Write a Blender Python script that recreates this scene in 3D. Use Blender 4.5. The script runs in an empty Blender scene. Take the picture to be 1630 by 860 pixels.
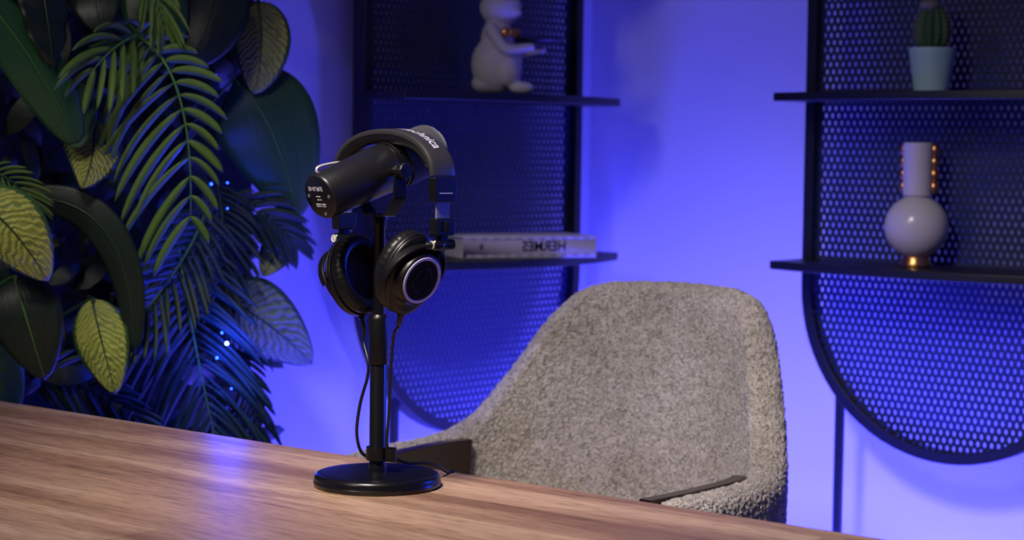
import bpy, bmesh, math, random
import numpy as np
from mathutils import Vector, Matrix, noise as mnoise
PI = math.pi
R = math.radians
V = Vector
random.seed(7)
scene = bpy.context.scene
COL = scene.collection

# ------------------------------------------------------------------ camera
FPX = 3100.0
CAM = V((0, 0, 1.17))
PITCH = math.atan(200 / FPX)
ROLL = 0.013
fw = V((0, math.cos(PITCH), -math.sin(PITCH)))
r0 = V((1, 0, 0)); u0 = V((0, math.sin(PITCH), math.cos(PITCH)))
cr = r0 * math.cos(ROLL) + u0 * math.sin(ROLL)
cu = u0 * math.cos(ROLL) - r0 * math.sin(ROLL)
cam_d = bpy.data.cameras.new('camera')
cam = bpy.data.objects.new('camera', cam_d); COL.objects.link(cam)
m = Matrix((cr, cu, -fw)).transposed().to_4x4(); m.translation = CAM
cam.matrix_world = m
cam_d.sensor_width = 36; cam_d.lens = FPX / 1630 * 36
cam_d.clip_start = 0.05
cam_d.dof.use_dof = True; cam_d.dof.focus_distance = 2.5; cam_d.dof.aperture_fstop = 5.2
cam_d.dof.aperture_blades = 9
scene.camera = cam

def at(px, py, y):
    """world point seen at photo pixel (px,py) at forward distance y"""
    d = fw + cr * ((px - 815) / FPX) + cu * ((430 - py) / FPX)
    return CAM + d * (y / d.y)
def on_z(px, py, z):
    d = fw + cr * ((px - 815) / FPX) + cu * ((430 - py) / FPX)
    return CAM + d * ((z - CAM.z) / d.z)

# ------------------------------------------------------------------ view + lights
vs = scene.view_settings
vs.view_transform = 'Standard'; vs.look = 'None'; vs.gamma = 1; vs.use_curve_mapping = False
vs.exposure = 0.0
w = bpy.data.worlds.new('world'); scene.world = w; w.use_nodes = True
w.node_tree.nodes['Background'].inputs[0].default_value = (0.35, 0.38, 1, 1)
w.node_tree.nodes['Background'].inputs[1].default_value = 0.010

def area(name, loc, target, size, power, col, size_y=None, spread=None):
    l = bpy.data.lights.new(name, 'AREA'); l.energy = power; l.color = col
    l.size = size
    if size_y: l.shape = 'RECTANGLE'; l.size_y = size_y
    if spread: l.spread = R(spread)
    o = bpy.data.objects.new(name, l); COL.objects.link(o)
    o.location = loc
    o.rotation_euler = (V(target) - V(loc)).to_track_quat('-Z', 'Y').to_euler()
    return o
BLUE = (0.058, 0.056, 1.0)
def point(name, loc, power, col, rad=.04):
    l = bpy.data.lights.new(name, 'POINT'); l.energy = power; l.color = col; l.shadow_soft_size = rad
    o = bpy.data.objects.new(name, l); COL.objects.link(o); o.location = loc; return o
area('key_softbox', (-0.55, 1.55, 2.35), (0.08, 2.62, 0.80), 0.35, 6.8, (1.0, 0.89, 0.80), spread=62)
area('room_fill', (-1.6, 0.9, 2.3), (-.15, 3.3, 1.0), 0.4, 3.5, (1.0, 0.92, 0.84), spread=120)
area('blue_floor_wash_right', (0.55, 3.65, 0.06), (0.62, 3.95, 0.8), 0.9, 30, BLUE, size_y=0.06).rotation_euler = (R(180 - 16), 0, R(-40))
area('blue_floor_wash_left', (-0.12, 3.62, 0.06), (-0.30, 3.9, 0.8), 0.6, 16, BLUE, size_y=0.06).rotation_euler = (R(180 - 20), 0, R(50))
area('blue_side_panel', (1.5, 3.0, 1.22), (-0.10, 2.43, 1.08), 0.3, 0.8, (0.008, 0.05, 1.0), spread=34)

# ------------------------------------------------------------------ materials
def mat(name, col=(0.5, 0.5, 0.5), rough=0.5, metal=0.0, spec=0.5, **kw):
    m = bpy.data.materials.new(name); m.use_nodes = True
    b = m.node_tree.nodes['Principled BSDF']
    b.inputs['Base Color'].default_value = (*col, 1)
    b.inputs['Roughness'].default_value = rough
    b.inputs['Metallic'].default_value = metal
    b.inputs['Specular IOR Level'].default_value = spec
    for k, v in kw.items():
        b.inputs[k].default_value = v
    return m
def nd(m, typ, **kw):
    n = m.node_tree.nodes.new(typ)
    for k, v in kw.items(): setattr(n, k, v)
    return n
def lk(m, a, b): m.node_tree.links.new(a, b)
def bsdf(m): return m.node_tree.nodes['Principled BSDF']
def ramp(m, stops):
    n = nd(m, 'ShaderNodeValToRGB'); e = n.color_ramp.elements
    while len(e) < len(stops): e.new(0.5)
    for el, (p, c) in zip(e, stops): el.position = p; el.color = (*c, 1)
    return n
def noise_bump(m, scale, strength, dist=0.001, detail=3, coord='Object'):
    tc = nd(m, 'ShaderNodeTexCoord'); nz = nd(m, 'ShaderNodeTexNoise')
    nz.inputs['Scale'].default_value = scale; nz.inputs['Detail'].default_value = detail
    bp = nd(m, 'ShaderNodeBump'); bp.inputs['Strength'].default_value = strength; bp.inputs['Distance'].default_value = dist
    lk(m, tc.outputs[coord], nz.inputs['Vector']); lk(m, nz.outputs['Fac'], bp.inputs['Height'])
    lk(m, bp.outputs['Normal'], bsdf(m).inputs['Normal'])
    return m

M = {}
M['wall'] = noise_bump(mat('wall_paint', (0.74, 0.73, 0.76), 0.75), 90, 0.12)
M['floor'] = noise_bump(mat('floor_vinyl', (0.16, 0.14, 0.13), 0.45), 30, 0.1)
M['ceiling'] = noise_bump(mat('ceiling_paint', (0.25, 0.25, 0.27), 0.9), 60, 0.1)
M['trim'] = noise_bump(mat('trim_paint', (0.6, 0.6, 0.62), 0.5), 60, 0.05)
M['frame'] = noise_bump(mat('black_powder_coat', (0.008, 0.009, 0.014), 0.42), 400, 0.1, 0.0003)
M['mesh'] = noise_bump(mat('perforated_metal_blue_lit', (0.020, 0.032, 0.105), 0.42), 400, 0.1, 0.0003)  # black metal, with the blue light it reflects tinted into the base colour
M['stand'] = noise_bump(mat('black_satin_steel', (0.004, 0.004, 0.005), 0.28), 900, 0.12, 0.0002)
M['mic'] = noise_bump(mat('mic_enamel', (0.007, 0.007, 0.008), 0.33), 1200, 0.06, 0.0001)
M['plastic'] = noise_bump(mat('black_plastic', (0.003, 0.003, 0.004), 0.36, 0, 0.4), 800, 0.1, 0.0002)
M['gloss'] = mat('gloss_black_plastic', (0.006, 0.006, 0.007), 0.20)
M['cable'] = noise_bump(mat('black_rubber', (0.006, 0.006, 0.007), 0.40), 500, 0.1, 0.0002)
M['steel'] = noise_bump(mat('brushed_steel', (0.62, 0.60, 0.58), 0.28, 1.0), 700, 0.1, 0.0001)
M['silver'] = noise_bump(mat('satin_silver_ring', (0.52, 0.50, 0.62), 0.5, 0.0), 700, 0.08, 0.0001)
M['slider'] = noise_bump(mat('matt_grey_steel', (0.20, 0.19, 0.20), 0.55, 0.4), 700, 0.1, 0.0001)
M['screw'] = noise_bump(mat('machined_screw_face', (0.75, 0.73, 0.72), 0.35, 0.5), 900, 0.5, 0.0002)
M['gold'] = noise_bump(mat('gold_glaze', (0.80, 0.40, 0.14), 0.32, 1.0), 60, 0.05)
M['print'] = mat('white_print', (0.62, 0.60, 0.68), 0.6)
M['print_dim'] = mat('grey_print', (0.40, 0.40, 0.46), 0.6)
M['ceramic'] = noise_bump(mat('white_glazed_ceramic', (0.66, 0.62, 0.66), 0.22), 20, 0.03)
M['resin'] = noise_bump(mat('white_matt_resin', (0.80, 0.76, 0.82), 0.55), 60, 0.1)
M['pot'] = noise_bump(mat('pale_aqua_glaze', (0.42, 0.66, 0.70), 0.5), 40, 0.05)
M['soil'] = noise_bump(mat('dark_soil', (0.10, 0.08, 0.08), 0.9), 200, 0.6, 0.002)
M['spine'] = mat('cream_spines', (0.50, 0.44, 0.36), 0.7)
M['walnut'] = noise_bump(mat('dark_walnut_arm', (0.022, 0.010, 0.007), 0.22), 40, 0.1)
M['pages'] = noise_bump(mat('book_pages', (0.60, 0.58, 0.56), 0.8), 300, 0.3, 0.0004)
M['book'] = mat('white_book_cover', (0.62, 0.58, 0.66), 0.5)
M['ink'] = mat('black_ink', (0.01, 0.01, 0.02), 0.5)
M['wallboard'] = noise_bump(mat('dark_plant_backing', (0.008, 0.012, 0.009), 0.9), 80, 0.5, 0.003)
M['added_wire'] = mat('dark_green_wire', (0.01, 0.02, 0.012), 0.5)
mm = mat('glowing_blue_glint', (0.1, 0.2, 1), 0.3); bsdf(mm).inputs['Emission Color'].default_value = (0.02, 0.10, 1, 1); bsdf(mm).inputs['Emission Strength'].default_value = 3.0; M['led'] = mm  # for the added spheres imitating a blue lamp behind the leaves
mm = mat('glowing_pale_blue_glint', (0.3, 0.4, 1), 0.3); bsdf(mm).inputs['Emission Color'].default_value = (0.3, 0.4, 1, 1); bsdf(mm).inputs['Emission Strength'].default_value = 6.0; M['led_white'] = mm

# head band leatherette
m_ = mat('black_leatherette', (0.022, 0.021, 0.021), 0.40)
noise_bump(m_, 500, 0.25, 0.0003); M['leather'] = m_
M['pad'] = noise_bump(mat('ear_pad_leatherette', (0.005, 0.005, 0.006), 0.38, 0, 0.3), 260, 0.35, 0.0006)
# foam
m_ = mat('grey_black_foam', (0.020, 0.020, 0.023), 0.95, **{'Sheen Weight': 0.35, 'Sheen Roughness': 0.4})
noise_bump(m_, 900, 0.9, 0.0008, 4); M['foam'] = m_
# wood
m_ = mat('oak_laminate', (0.4, 0.25, 0.15), 0.44, 0, 0.4)
tc = nd(m_, 'ShaderNodeTexCoord'); mp = nd(m_, 'ShaderNodeMapping'); mp.inputs['Scale'].default_value = (1.5, 15, 15)
lk(m_, tc.outputs['Object'], mp.inputs['Vector'])
n1 = nd(m_, 'ShaderNodeTexNoise'); n1.inputs['Scale'].default_value = 1.6; n1.inputs['Detail'].default_value = 6; n1.inputs['Distortion'].default_value = 0.9
lk(m_, mp.outputs[0], n1.inputs['Vector'])
mp2 = nd(m_, 'ShaderNodeMapping'); mp2.inputs['Scale'].default_value = (14, 170, 170)
lk(m_, tc.outputs['Object'], mp2.inputs['Vector'])
n2 = nd(m_, 'ShaderNodeTexNoise'); n2.inputs['Scale'].default_value = 2.2; n2.inputs['Detail'].default_value = 5
lk(m_, mp2.outputs[0], n2.inputs['Vector'])
mp3 = nd(m_, 'ShaderNodeMapping'); mp3.inputs['Scale'].default_value = (0.45, 6.5, 6.5)
lk(m_, tc.outputs['Object'], mp3.inputs['Vector'])
n3 = nd(m_, 'ShaderNodeTexNoise'); n3.inputs['Scale'].default_value = 2.0; n3.inputs['Detail'].default_value = 3
lk(m_, mp3.outputs[0], n3.inputs['Vector'])
rp = ramp(m_, [(0.26, (0.32, 0.205, 0.138)), (0.42, (0.46, 0.305, 0.205)), (0.58, (0.53, 0.360, 0.245)), (0.78, (0.60, 0.425, 0.295))])
lk(m_, n1.outputs['Fac'], rp.inputs['Fac'])
rp3 = ramp(m_, [(0.38, (0.62, 0.54, 0.50)), (0.48, (0.95, 0.92, 0.90)), (0.62, (1.0, 1.0, 1.0)), (0.75, (0.80, 0.78, 0.78))])
lk(m_, n3.outputs['Fac'], rp3.inputs['Fac'])
mx = nd(m_, 'ShaderNodeMix', data_type='RGBA', blend_type='MULTIPLY'); mx.inputs['Factor'].default_value = 1
lk(m_, rp.outputs['Color'], mx.inputs['A']); lk(m_, rp3.outputs['Color'], mx.inputs['B'])
rp2 = ramp(m_, [(0.34, (0.62, 0.57, 0.54)), (0.45, (0.93, 0.91, 0.90)), (0.56, (1.03, 1.03, 1.03)), (0.68, (1.14, 1.14, 1.14))])
lk(m_, n2.outputs['Fac'], rp2.inputs['Fac'])
mx2 = nd(m_, 'ShaderNodeMix', data_type='RGBA', blend_type='MULTIPLY'); mx2.inputs['Factor'].default_value = 1
lk(m_, mx.outputs['Result'], mx2.inputs['A']); lk(m_, rp2.outputs['Color'], mx2.inputs['B'])
br = nd(m_, 'ShaderNodeTexBrick'); br.inputs['Scale'].default_value = 1.0; br.inputs['Brick Width'].default_value = 1.1; br.inputs['Row Height'].default_value = .092
br.inputs['Mortar Size'].default_value = .0016; br.inputs['Mortar Smooth'].default_value = 1.0; br.inputs['Bias'].default_value = 0.0
br.inputs['Color1'].default_value = (0.78, 0.72, 0.68, 1); br.inputs['Color2'].default_value = (1.12, 1.12, 1.10, 1); br.inputs['Mortar'].default_value = (0.60, 0.52, 0.46, 1)
lk(m_, tc.outputs['Object'], br.inputs['Vector'])
mx3 = nd(m_, 'ShaderNodeMix', data_type='RGBA', blend_type='MULTIPLY'); mx3.inputs['Factor'].default_value = 1
lk(m_, mx2.outputs['Result'], mx3.inputs['A']); lk(m_, br.outputs['Color'], mx3.inputs['B'])
lk(m_, mx3.outputs['Result'], bsdf(m_).inputs['Base Color'])
bp = nd(m_, 'ShaderNodeBump'); bp.inputs['Strength'].default_value = 0.18; bp.inputs['Distance'].default_value = 0.0006
lk(m_, n2.outputs['Fac'], bp.inputs['Height']); lk(m_, bp.outputs['Normal'], bsdf(m_).inputs['Normal'])
M['wood'] = m_
# boucle
m_ = mat('boucle_fabric', (0.40, 0.36, 0.33), 0.95, **{'Sheen Weight': 0.25, 'Sheen Roughness': 0.5})
tc = nd(m_, 'ShaderNodeTexCoord')
v1 = nd(m_, 'ShaderNodeTexVoronoi'); v1.inputs['Scale'].default_value = 230
n1 = nd(m_, 'ShaderNodeTexNoise'); n1.inputs['Scale'].default_value = 130; n1.inputs['Detail'].default_value = 4; n1.inputs['Distortion'].default_value = 1.5
n2 = nd(m_, 'ShaderNodeTexNoise'); n2.inputs['Scale'].default_value = 9; n2.inputs['Detail'].default_value = 4
for n in (v1, n1, n2): lk(m_, tc.outputs['Object'], n.inputs['Vector'])
rp = ramp(m_, [(0.32, (0.20, 0.175, 0.155)), (0.46, (0.42, 0.38, 0.345)), (0.6, (0.62, 0.57, 0.52))])
lk(m_, n1.outputs['Fac'], rp.inputs['Fac'])
rp2 = ramp(m_, [(0.35, (0.74, 0.72, 0.68)), (0.65, (1, 1, 1))])
lk(m_, n2.outputs['Fac'], rp2.inputs['Fac'])
mx = nd(m_, 'ShaderNodeMix', data_type='RGBA', blend_type='MULTIPLY'); mx.inputs['Factor'].default_value = 1
lk(m_, rp.outputs['Color'], mx.inputs['A']); lk(m_, rp2.outputs['Color'], mx.inputs['B'])
lk(m_, mx.outputs['Result'], bsdf(m_).inputs['Base Color'])
ad = nd(m_, 'ShaderNodeMath', operation='SUBTRACT'); lk(m_, n1.outputs['Fac'], ad.inputs[0]); lk(m_, v1.outputs['Distance'], ad.inputs[1])
bp = nd(m_, 'ShaderNodeBump'); bp.inputs['Strength'].default_value = 0.9; bp.inputs['Distance'].default_value = 0.003
lk(m_, ad.outputs[0], bp.inputs['Height']); lk(m_, bp.outputs['Normal'], bsdf(m_).inputs['Normal'])
M['boucle'] = m_
# leaves
def leaf_mat(name, c1, c2, rough=0.38):
    m = mat(name, c1, rough); b = bsdf(m)
    uv = nd(m, 'ShaderNodeUVMap'); nz = nd(m, 'ShaderNodeTexNoise'); mp = nd(m, 'ShaderNodeMapping')
    mp.inputs['Scale'].default_value = (3, 30, 1)
    lk(m, uv.outputs[0], mp.inputs['Vector']); lk(m, mp.outputs[0], nz.inputs['Vector']); nz.inputs['Scale'].default_value = 1.5
    rp = ramp(m, [(0.35, c1), (0.65, c2)]); lk(m, nz.outputs['Fac'], rp.inputs['Fac'])
    lk(m, rp.outputs['Color'], b.inputs['Base Color'])
    bp = nd(m, 'ShaderNodeBump'); bp.inputs['Strength'].default_value = 0.3; bp.inputs['Distance'].default_value = 0.002
    lk(m, nz.outputs['Fac'], bp.inputs['Height']); lk(m, bp.outputs['Normal'], b.inputs['Normal'])
    return m
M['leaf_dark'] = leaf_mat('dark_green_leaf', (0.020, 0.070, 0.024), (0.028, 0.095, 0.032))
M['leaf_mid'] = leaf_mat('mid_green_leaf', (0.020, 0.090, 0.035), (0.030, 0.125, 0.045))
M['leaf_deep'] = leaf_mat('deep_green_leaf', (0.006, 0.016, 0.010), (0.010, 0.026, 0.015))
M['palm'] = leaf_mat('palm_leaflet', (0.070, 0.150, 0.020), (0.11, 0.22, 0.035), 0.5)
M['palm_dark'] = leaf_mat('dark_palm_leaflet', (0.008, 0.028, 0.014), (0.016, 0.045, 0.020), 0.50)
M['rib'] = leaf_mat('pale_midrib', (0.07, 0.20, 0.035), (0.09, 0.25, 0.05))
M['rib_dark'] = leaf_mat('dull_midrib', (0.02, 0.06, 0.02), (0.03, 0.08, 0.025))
def varieg(name, base, vein, amp=1.0):
    m = mat(name, base, 0.45); b = bsdf(m)
    uv = nd(m, 'ShaderNodeUVMap'); sp = nd(m, 'ShaderNodeSeparateXYZ'); lk(m, uv.outputs[0], sp.inputs[0])
    # uv.x = along 0..1, uv.y = across 0..1 ; herringbone veins
    s1 = nd(m, 'ShaderNodeMath', operation='SUBTRACT'); s1.inputs[1].default_value = 0.5; lk(m, sp.outputs['Y'], s1.inputs[0])
    ab = nd(m, 'ShaderNodeMath', operation='ABSOLUTE'); lk(m, s1.outputs[0], ab.inputs[0])
    nz = nd(m, 'ShaderNodeTexNoise'); nz.inputs['Scale'].default_value = 7; lk(m, uv.outputs[0], nz.inputs['Vector']); nz.inputs['Detail'].default_value = 4
    m1 = nd(m, 'ShaderNodeMath', operation='MULTIPLY_ADD'); m1.inputs[1].default_value = -0.55; lk(m, ab.outputs[0], m1.inputs[0]); lk(m, sp.outputs['X'], m1.inputs[2])
    m2 = nd(m, 'ShaderNodeMath', operation='MULTIPLY_ADD'); m2.inputs[1].default_value = 0.16; lk(m, nz.outputs['Fac'], m2.inputs[0]); lk(m, m1.outputs[0], m2.inputs[2])
    m3 = nd(m, 'ShaderNodeMath', operation='MULTIPLY'); m3.inputs[1].default_value = 84; lk(m, m2.outputs[0], m3.inputs[0])
    sn = nd(m, 'ShaderNodeMath', operation='SINE'); lk(m, m3.outputs[0], sn.inputs[0])
    m4 = nd(m, 'ShaderNodeMath', operation='MULTIPLY_ADD'); m4.inputs[1].default_value = 0.15; m4.inputs[2].default_value = 0.30; lk(m, sn.outputs[0], m4.inputs[0])
    m5 = nd(m, 'ShaderNodeMath', operation='ADD'); lk(m, m4.outputs[0], m5.inputs[0])
    nz2 = nd(m, 'ShaderNodeTexNoise'); nz2.inputs['Scale'].default_value = 4; lk(m, uv.outputs[0], nz2.inputs['Vector'])
    m6 = nd(m, 'ShaderNodeMath', operation='MULTIPLY'); m6.inputs[1].default_value = 0.55; lk(m, nz2.outputs['Fac'], m6.inputs[0]); lk(m, m6.outputs[0], m5.inputs[1])
    # dark towards the margin and the midrib
    mg = nd(m, 'ShaderNodeMapRange'); mg.inputs['From Min'].default_value = 0.42; mg.inputs['From Max'].default_value = 0.5; lk(m, ab.outputs[0], mg.inputs['Value'])
    m7 = nd(m, 'ShaderNodeMath', operation='SUBTRACT'); lk(m, m5.outputs[0], m7.inputs[0]); lk(m, mg.outputs[0], m7.inputs[1])
    rp = ramp(m, [(0.25, vein), (0.62, base)]); lk(m, m7.outputs[0], rp.inputs['Fac'])
    lk(m, rp.outputs['Color'], b.inputs['Base Color'])
    bp = nd(m, 'ShaderNodeBump'); bp.inputs['Strength'].default_value = 0.5; bp.inputs['Distance'].default_value = 0.002
    lk(m, sn.outputs[0], bp.inputs['Height']); lk(m, bp.outputs['Normal'], b.inputs['Normal'])
    return m
M['var_bright'] = varieg('lime_veined_leaf', (0.44, 0.50, 0.085), (0.06, 0.14, 0.03))
M['var_olive'] = varieg('olive_veined_leaf', (0.38, 0.41, 0.08), (0.03, 0.08, 0.02))
M['var_grey'] = varieg('grey_green_veined_leaf', (0.24, 0.34, 0.20), (0.04, 0.09, 0.05))
# cactus
m_ = mat('cactus_skin', (0.05, 0.13, 0.045), 0.6); noise_bump(m_, 120, 0.4, 0.002); M['cactus'] = m_
m_ = mat('cactus_tip', (0.26, 0.24, 0.19), 0.8); noise_bump(m_, 120, 0.4, 0.002); M['cactus_tip'] = m_

# ------------------------------------------------------------------ helpers
def link(name, me, material=None, parent=None, smooth=True):
    o = bpy.data.objects.new(name, me); COL.objects.link(o)
    if material: me.materials.append(material)
    if smooth:
        for p in me.polygons: p.use_smooth = True
    if parent:
        o.parent = parent
        o.matrix_parent_inverse = parent.matrix_world.inverted() if False else Matrix.Translation(-parent.location) if parent.type == 'EMPTY' and parent.rotation_euler[2] == 0 else Matrix()
    return o
def tag(o, label=None, cat=None, group=None, kind=None):
    if label: o['label'] = label
    if cat: o['category'] = cat
    if group: o['group'] = group
    if kind: o['kind'] = kind
    return o
def thing(name, loc, label, cat, group=None):
    o = bpy.data.objects.new(name, None); COL.objects.link(o); o.location = loc
    o.empty_display_size = 0.05
    return tag(o, label, cat, group)
class MB:
    """collects world-space geometry for one mesh"""
    def __init__(s): s.v = []; s.f = []; s.uv = None
    def add(s, vs, fs):
        b = len(s.v); s.v += [tuple(v) for v in vs]; s.f += [tuple(i + b for i in f) for f in fs]; return s
    def box(s, c, ax, ay, az, hx, hy, hz):
        c = V(c); ax, ay, az = V(ax), V(ay), V(az)
        vs = [c + ax * (i * hx) + ay * (j * hy) + az * (k * hz) for i in (-1, 1) for j in (-1, 1) for k in (-1, 1)]
        return s.add(vs, [(0, 1, 3, 2), (4, 6, 7, 5), (0, 4, 5, 1), (2, 3, 7, 6), (0, 2, 6, 4), (1, 5, 7, 3)])
    def rings(s, rings, closed=False, cap=True):
        n = len(rings[0]); vs = [p for r in rings for p in r]; fs = []
        k = len(rings)
        for i in range(k if closed else k - 1):
            a = i * n; b = ((i + 1) % k) * n
            for j in range(n):
                fs.append((a + j, a + (j + 1) % n, b + (j + 1) % n, b + j))
        if cap and not closed:
            fs.append(tuple(reversed(range(n)))); fs.append(tuple((k - 1) * n + j for j in range(n)))
        return s.add(vs, fs)
    def tube(s, pts, r, n=12, closed=False):
        pts = [V(p) for p in pts]; k = len(pts)
        rr = r if hasattr(r, '__len__') else [r] * k
        rings = []; prev = None
        for i, p in enumerate(pts):
            t = (pts[min(i + 1, k - 1)] - pts[max(i - 1, 0)]) if not closed else (pts[(i + 1) % k] - pts[i - 1])
            t.normalize()
            if prev is None:
                a = t.cross(V((0, 0, 1)));
                if a.length < 1e-3: a = t.cross(V((1, 0, 0)))
            else: a = prev - t * prev.dot(t)
            a.normalize(); b = t.cross(a); prev = a
            rings.append([p + (a * math.cos(q) + b * math.sin(q)) * rr[i] for q in [2 * PI * j / n for j in range(n)]])
        return s.rings(rings, closed)
    def lathe(s, o, ax, prof, n=48, ux=None, ex=1, ey=1, cap=True):
        """prof: list of (height along ax, radius)"""
        o = V(o); ax = V(ax).normalized()
        a = V(ux) if ux else ax.orthogonal(); a = (a - ax * a.dot(ax)).normalized(); b = ax.cross(a)
        rings = [[o + ax * h + a * (math.cos(q) * r * ex) + b * (math.sin(q) * r * ey) for q in [2 * PI * j / n for j in range(n)]] for h, r in prof]
        return s.rings(rings, False, cap)
    def sphere(s, c, rx, ry=None, rz=None, n=16, mat3=None):
        ry = ry or rx; rz = rz or rx; c = V(c)
        vs = []; fs = []
        for i in range(n + 1):
            th = PI * i / n
            for j in range(2 * n):
                ph = PI * j / n
                p = V((rx * math.sin(th) * math.cos(ph), ry * math.sin(th) * math.sin(ph), rz * math.cos(th)))
                if mat3: p = mat3 @ p
                vs.append(c + p)
        for i in range(n):
            for j in range(2 * n):
                a = i * 2 * n + j; b = i * 2 * n + (j + 1) % (2 * n)
                fs.append((a, a + 2 * n, b + 2 * n, b))
        return s.add(vs, fs)
    def build(s, name, material, parent=None, smooth=True, bevel=0, origin=None):
        me = bpy.data.meshes.new(name)
        vs = s.v
        if parent is None:
            if origin is None:
                a = np.array(vs); origin = ((a[:, 0].min() + a[:, 0].max()) / 2, (a[:, 1].min() + a[:, 1].max()) / 2, a[:, 2].min())
            vs = [tuple(V(v) - V(origin)) for v in vs]
        me.from_pydata(vs, [], s.f); me.validate()
        bm = bmesh.new(); bm.from_mesh(me); bmesh.ops.remove_doubles(bm, verts=bm.verts, dist=1e-6)
        bmesh.ops.recalc_face_normals(bm, faces=bm.faces); bm.to_mesh(me); bm.free()
        o = bpy.data.objects.new(name, me); COL.objects.link(o); me.materials.append(material)
        if parent is None: o.location = origin
        else:
            o.parent = parent
            root = parent
            off = V((0, 0, 0))
            while root: off += root.location; root = root.parent
            me.transform(Matrix.Translation(-off))
        for p in me.polygons: p.use_smooth = smooth
        if bevel:
            b = o.modifiers.new('bevel', 'BEVEL'); b.width = bevel; b.segments = 3; b.limit_method = 'ANGLE'; b.angle_limit = R(40)
        if smooth:
            md = o.modifiers.new('norm', 'WEIGHTED_NORMAL') if bevel else None
            if not bevel:
                try:
                    me.set_sharp_from_angle(angle=R(38))
                except Exception: pass
        return o
def catmull(pts, n=8):
    pts = [V(p) for p in pts]; out = []
    P = [pts[0] * 2 - pts[1]] + pts + [pts[-1] * 2 - pts[-2]]
    for i in range(1, len(P) - 2):
        for k in range(n):
            t = k / n; a, b, c, d = P[i - 1], P[i], P[i + 1], P[i + 2]
            out.append(0.5 * ((2 * b) + (c - a) * t + (2 * a - 5 * b + 4 * c - d) * t * t + (3 * b - a - 3 * c + d) * t ** 3))
    out.append(pts[-1]); return out
def text_mesh(body, size, bold=0.0):
    """returns verts(2D, centred) and faces of a flat text"""
    c = bpy.data.curves.new('t', 'FONT'); c.body = body; c.size = size; c.align_x = 'CENTER'; c.align_y = 'CENTER'; c.offset = bold
    c.resolution_u = 3
    o = bpy.data.objects.new('t', c); COL.objects.link(o)
    dg = bpy.context.evaluated_depsgraph_get(); dg.update()
    me = bpy.data.meshes.new_from_object(o.evaluated_get(dg))
    vs = [v.co.copy() for v in me.vertices]; fs = [tuple(p.vertices) for p in me.polygons]
    bpy.data.objects.remove(o); bpy.data.curves.remove(c); bpy.data.meshes.remove(me)
    return vs, fs

UE = V((0.769, -0.639, 0))           # along table edge and right wall
NE = V((0.639, 0.769, 0))            # away from table, into right wall
Z = V((0, 0, 1))

# ------------------------------------------------------------------ room
nR = V((0.643, 0.766, 0)); uR = V((0.766, -0.643, 0)); cR = 3.53
nL = V((0.766, -0.643, 0)); uL = V((0.643, 0.766, 0)); cL = -2.735
corner = nR * cR + nL * cL
H_ROOM = 2.7
LR, LL = 3.6, 5.2
def wallslab(name, a, b, outward):
    mb = MB(); c = (a + b) / 2 + outward * 0.05 + Z * H_ROOM / 2
    mb.box(c, (b - a).normalized(), outward, Z, (b - a).length / 2, 0.05, H_ROOM / 2)
    return tag(mb.build(name, M['wall'], smooth=False), kind='structure')
pR = corner + uR * LR; pL = corner - uL * LL; pO = corner + uR * LR - uL * LL
wallslab('wall_right', corner, pR, nR)
wallslab('wall_left', pL, corner, -nL)
wallslab('wall_back', pL, pO, -nR)
wallslab('wall_side', pO, pR, nL)
mid = (corner + pO) / 2
mb = MB(); mb.box(mid + Z * -0.05, uR, uL, Z, LR / 2 + .1, LL / 2 + .1, 0.05); tag(mb.build('floor', M['floor'], smooth=False), kind='structure')
mb = MB(); mb.box(mid + Z * (H_ROOM + 0.05), uR, uL, Z, LR / 2 + .1, LL / 2 + .1, 0.05); tag(mb.build('ceiling', M['ceiling'], smooth=False), kind='structure')
mb = MB(); mb.box((corner + pR) / 2 - nR * 0.008 + Z * 0.04, uR, nR, Z, LR / 2 - .02, 0.008, 0.04); tag(mb.build('baseboard_right', M['trim'], smooth=False, bevel=.003), kind='structure')
mb = MB(); mb.box((corner + pL) / 2 + nL * 0.008 + Z * 0.04, uL, nL, Z, LL / 2 - .02, 0.008, 0.04); tag(mb.build('baseboard_left', M['trim'], smooth=False, bevel=.003), kind='structure')

# ------------------------------------------------------------------ table
TZ = 0.75
E0 = V((-0.81, 3.09, 0))
tt = thing('table', tuple(E0 + UE * 0.98 - NE * 0.5), 'large light brown oak-look table with long dark grain streaks', 'table')
class dummy: pass
def tpt(s, t, z): return E0 + UE * s - NE * t + Z * z
mb = MB(); mb.box((0, 0, TZ - 0.02), (1, 0, 0), (0, 1, 0), Z, 1.01, 0.5, 0.02)
top = mb.build('tabletop', M['wood'], None, smooth=True, bevel=0.0025, origin=(0, 0, 0))
top.parent = tt; top.rotation_euler = (0, 0, math.atan2(UE.y, UE.x))
for sx in (-1, 1):
    for ty in (0.12, 0.88):
        mb = MB(); c = tpt(0.98 + sx * 0.9, ty, (TZ - 0.04) / 2); mb.box(c, UE, NE, Z, 0.03, 0.03, (TZ - 0.04) / 2)
        mb.build('leg', M['frame'], tt, smooth=True, bevel=.003)
for ty in (0.12, 0.88):
    mb = MB(); mb.box(tpt(0.98, ty, TZ - 0.065), UE, NE, Z, .87, 0.015, 0.025); mb.build('apron_rail', M['frame'], tt, bevel=.002)

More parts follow.
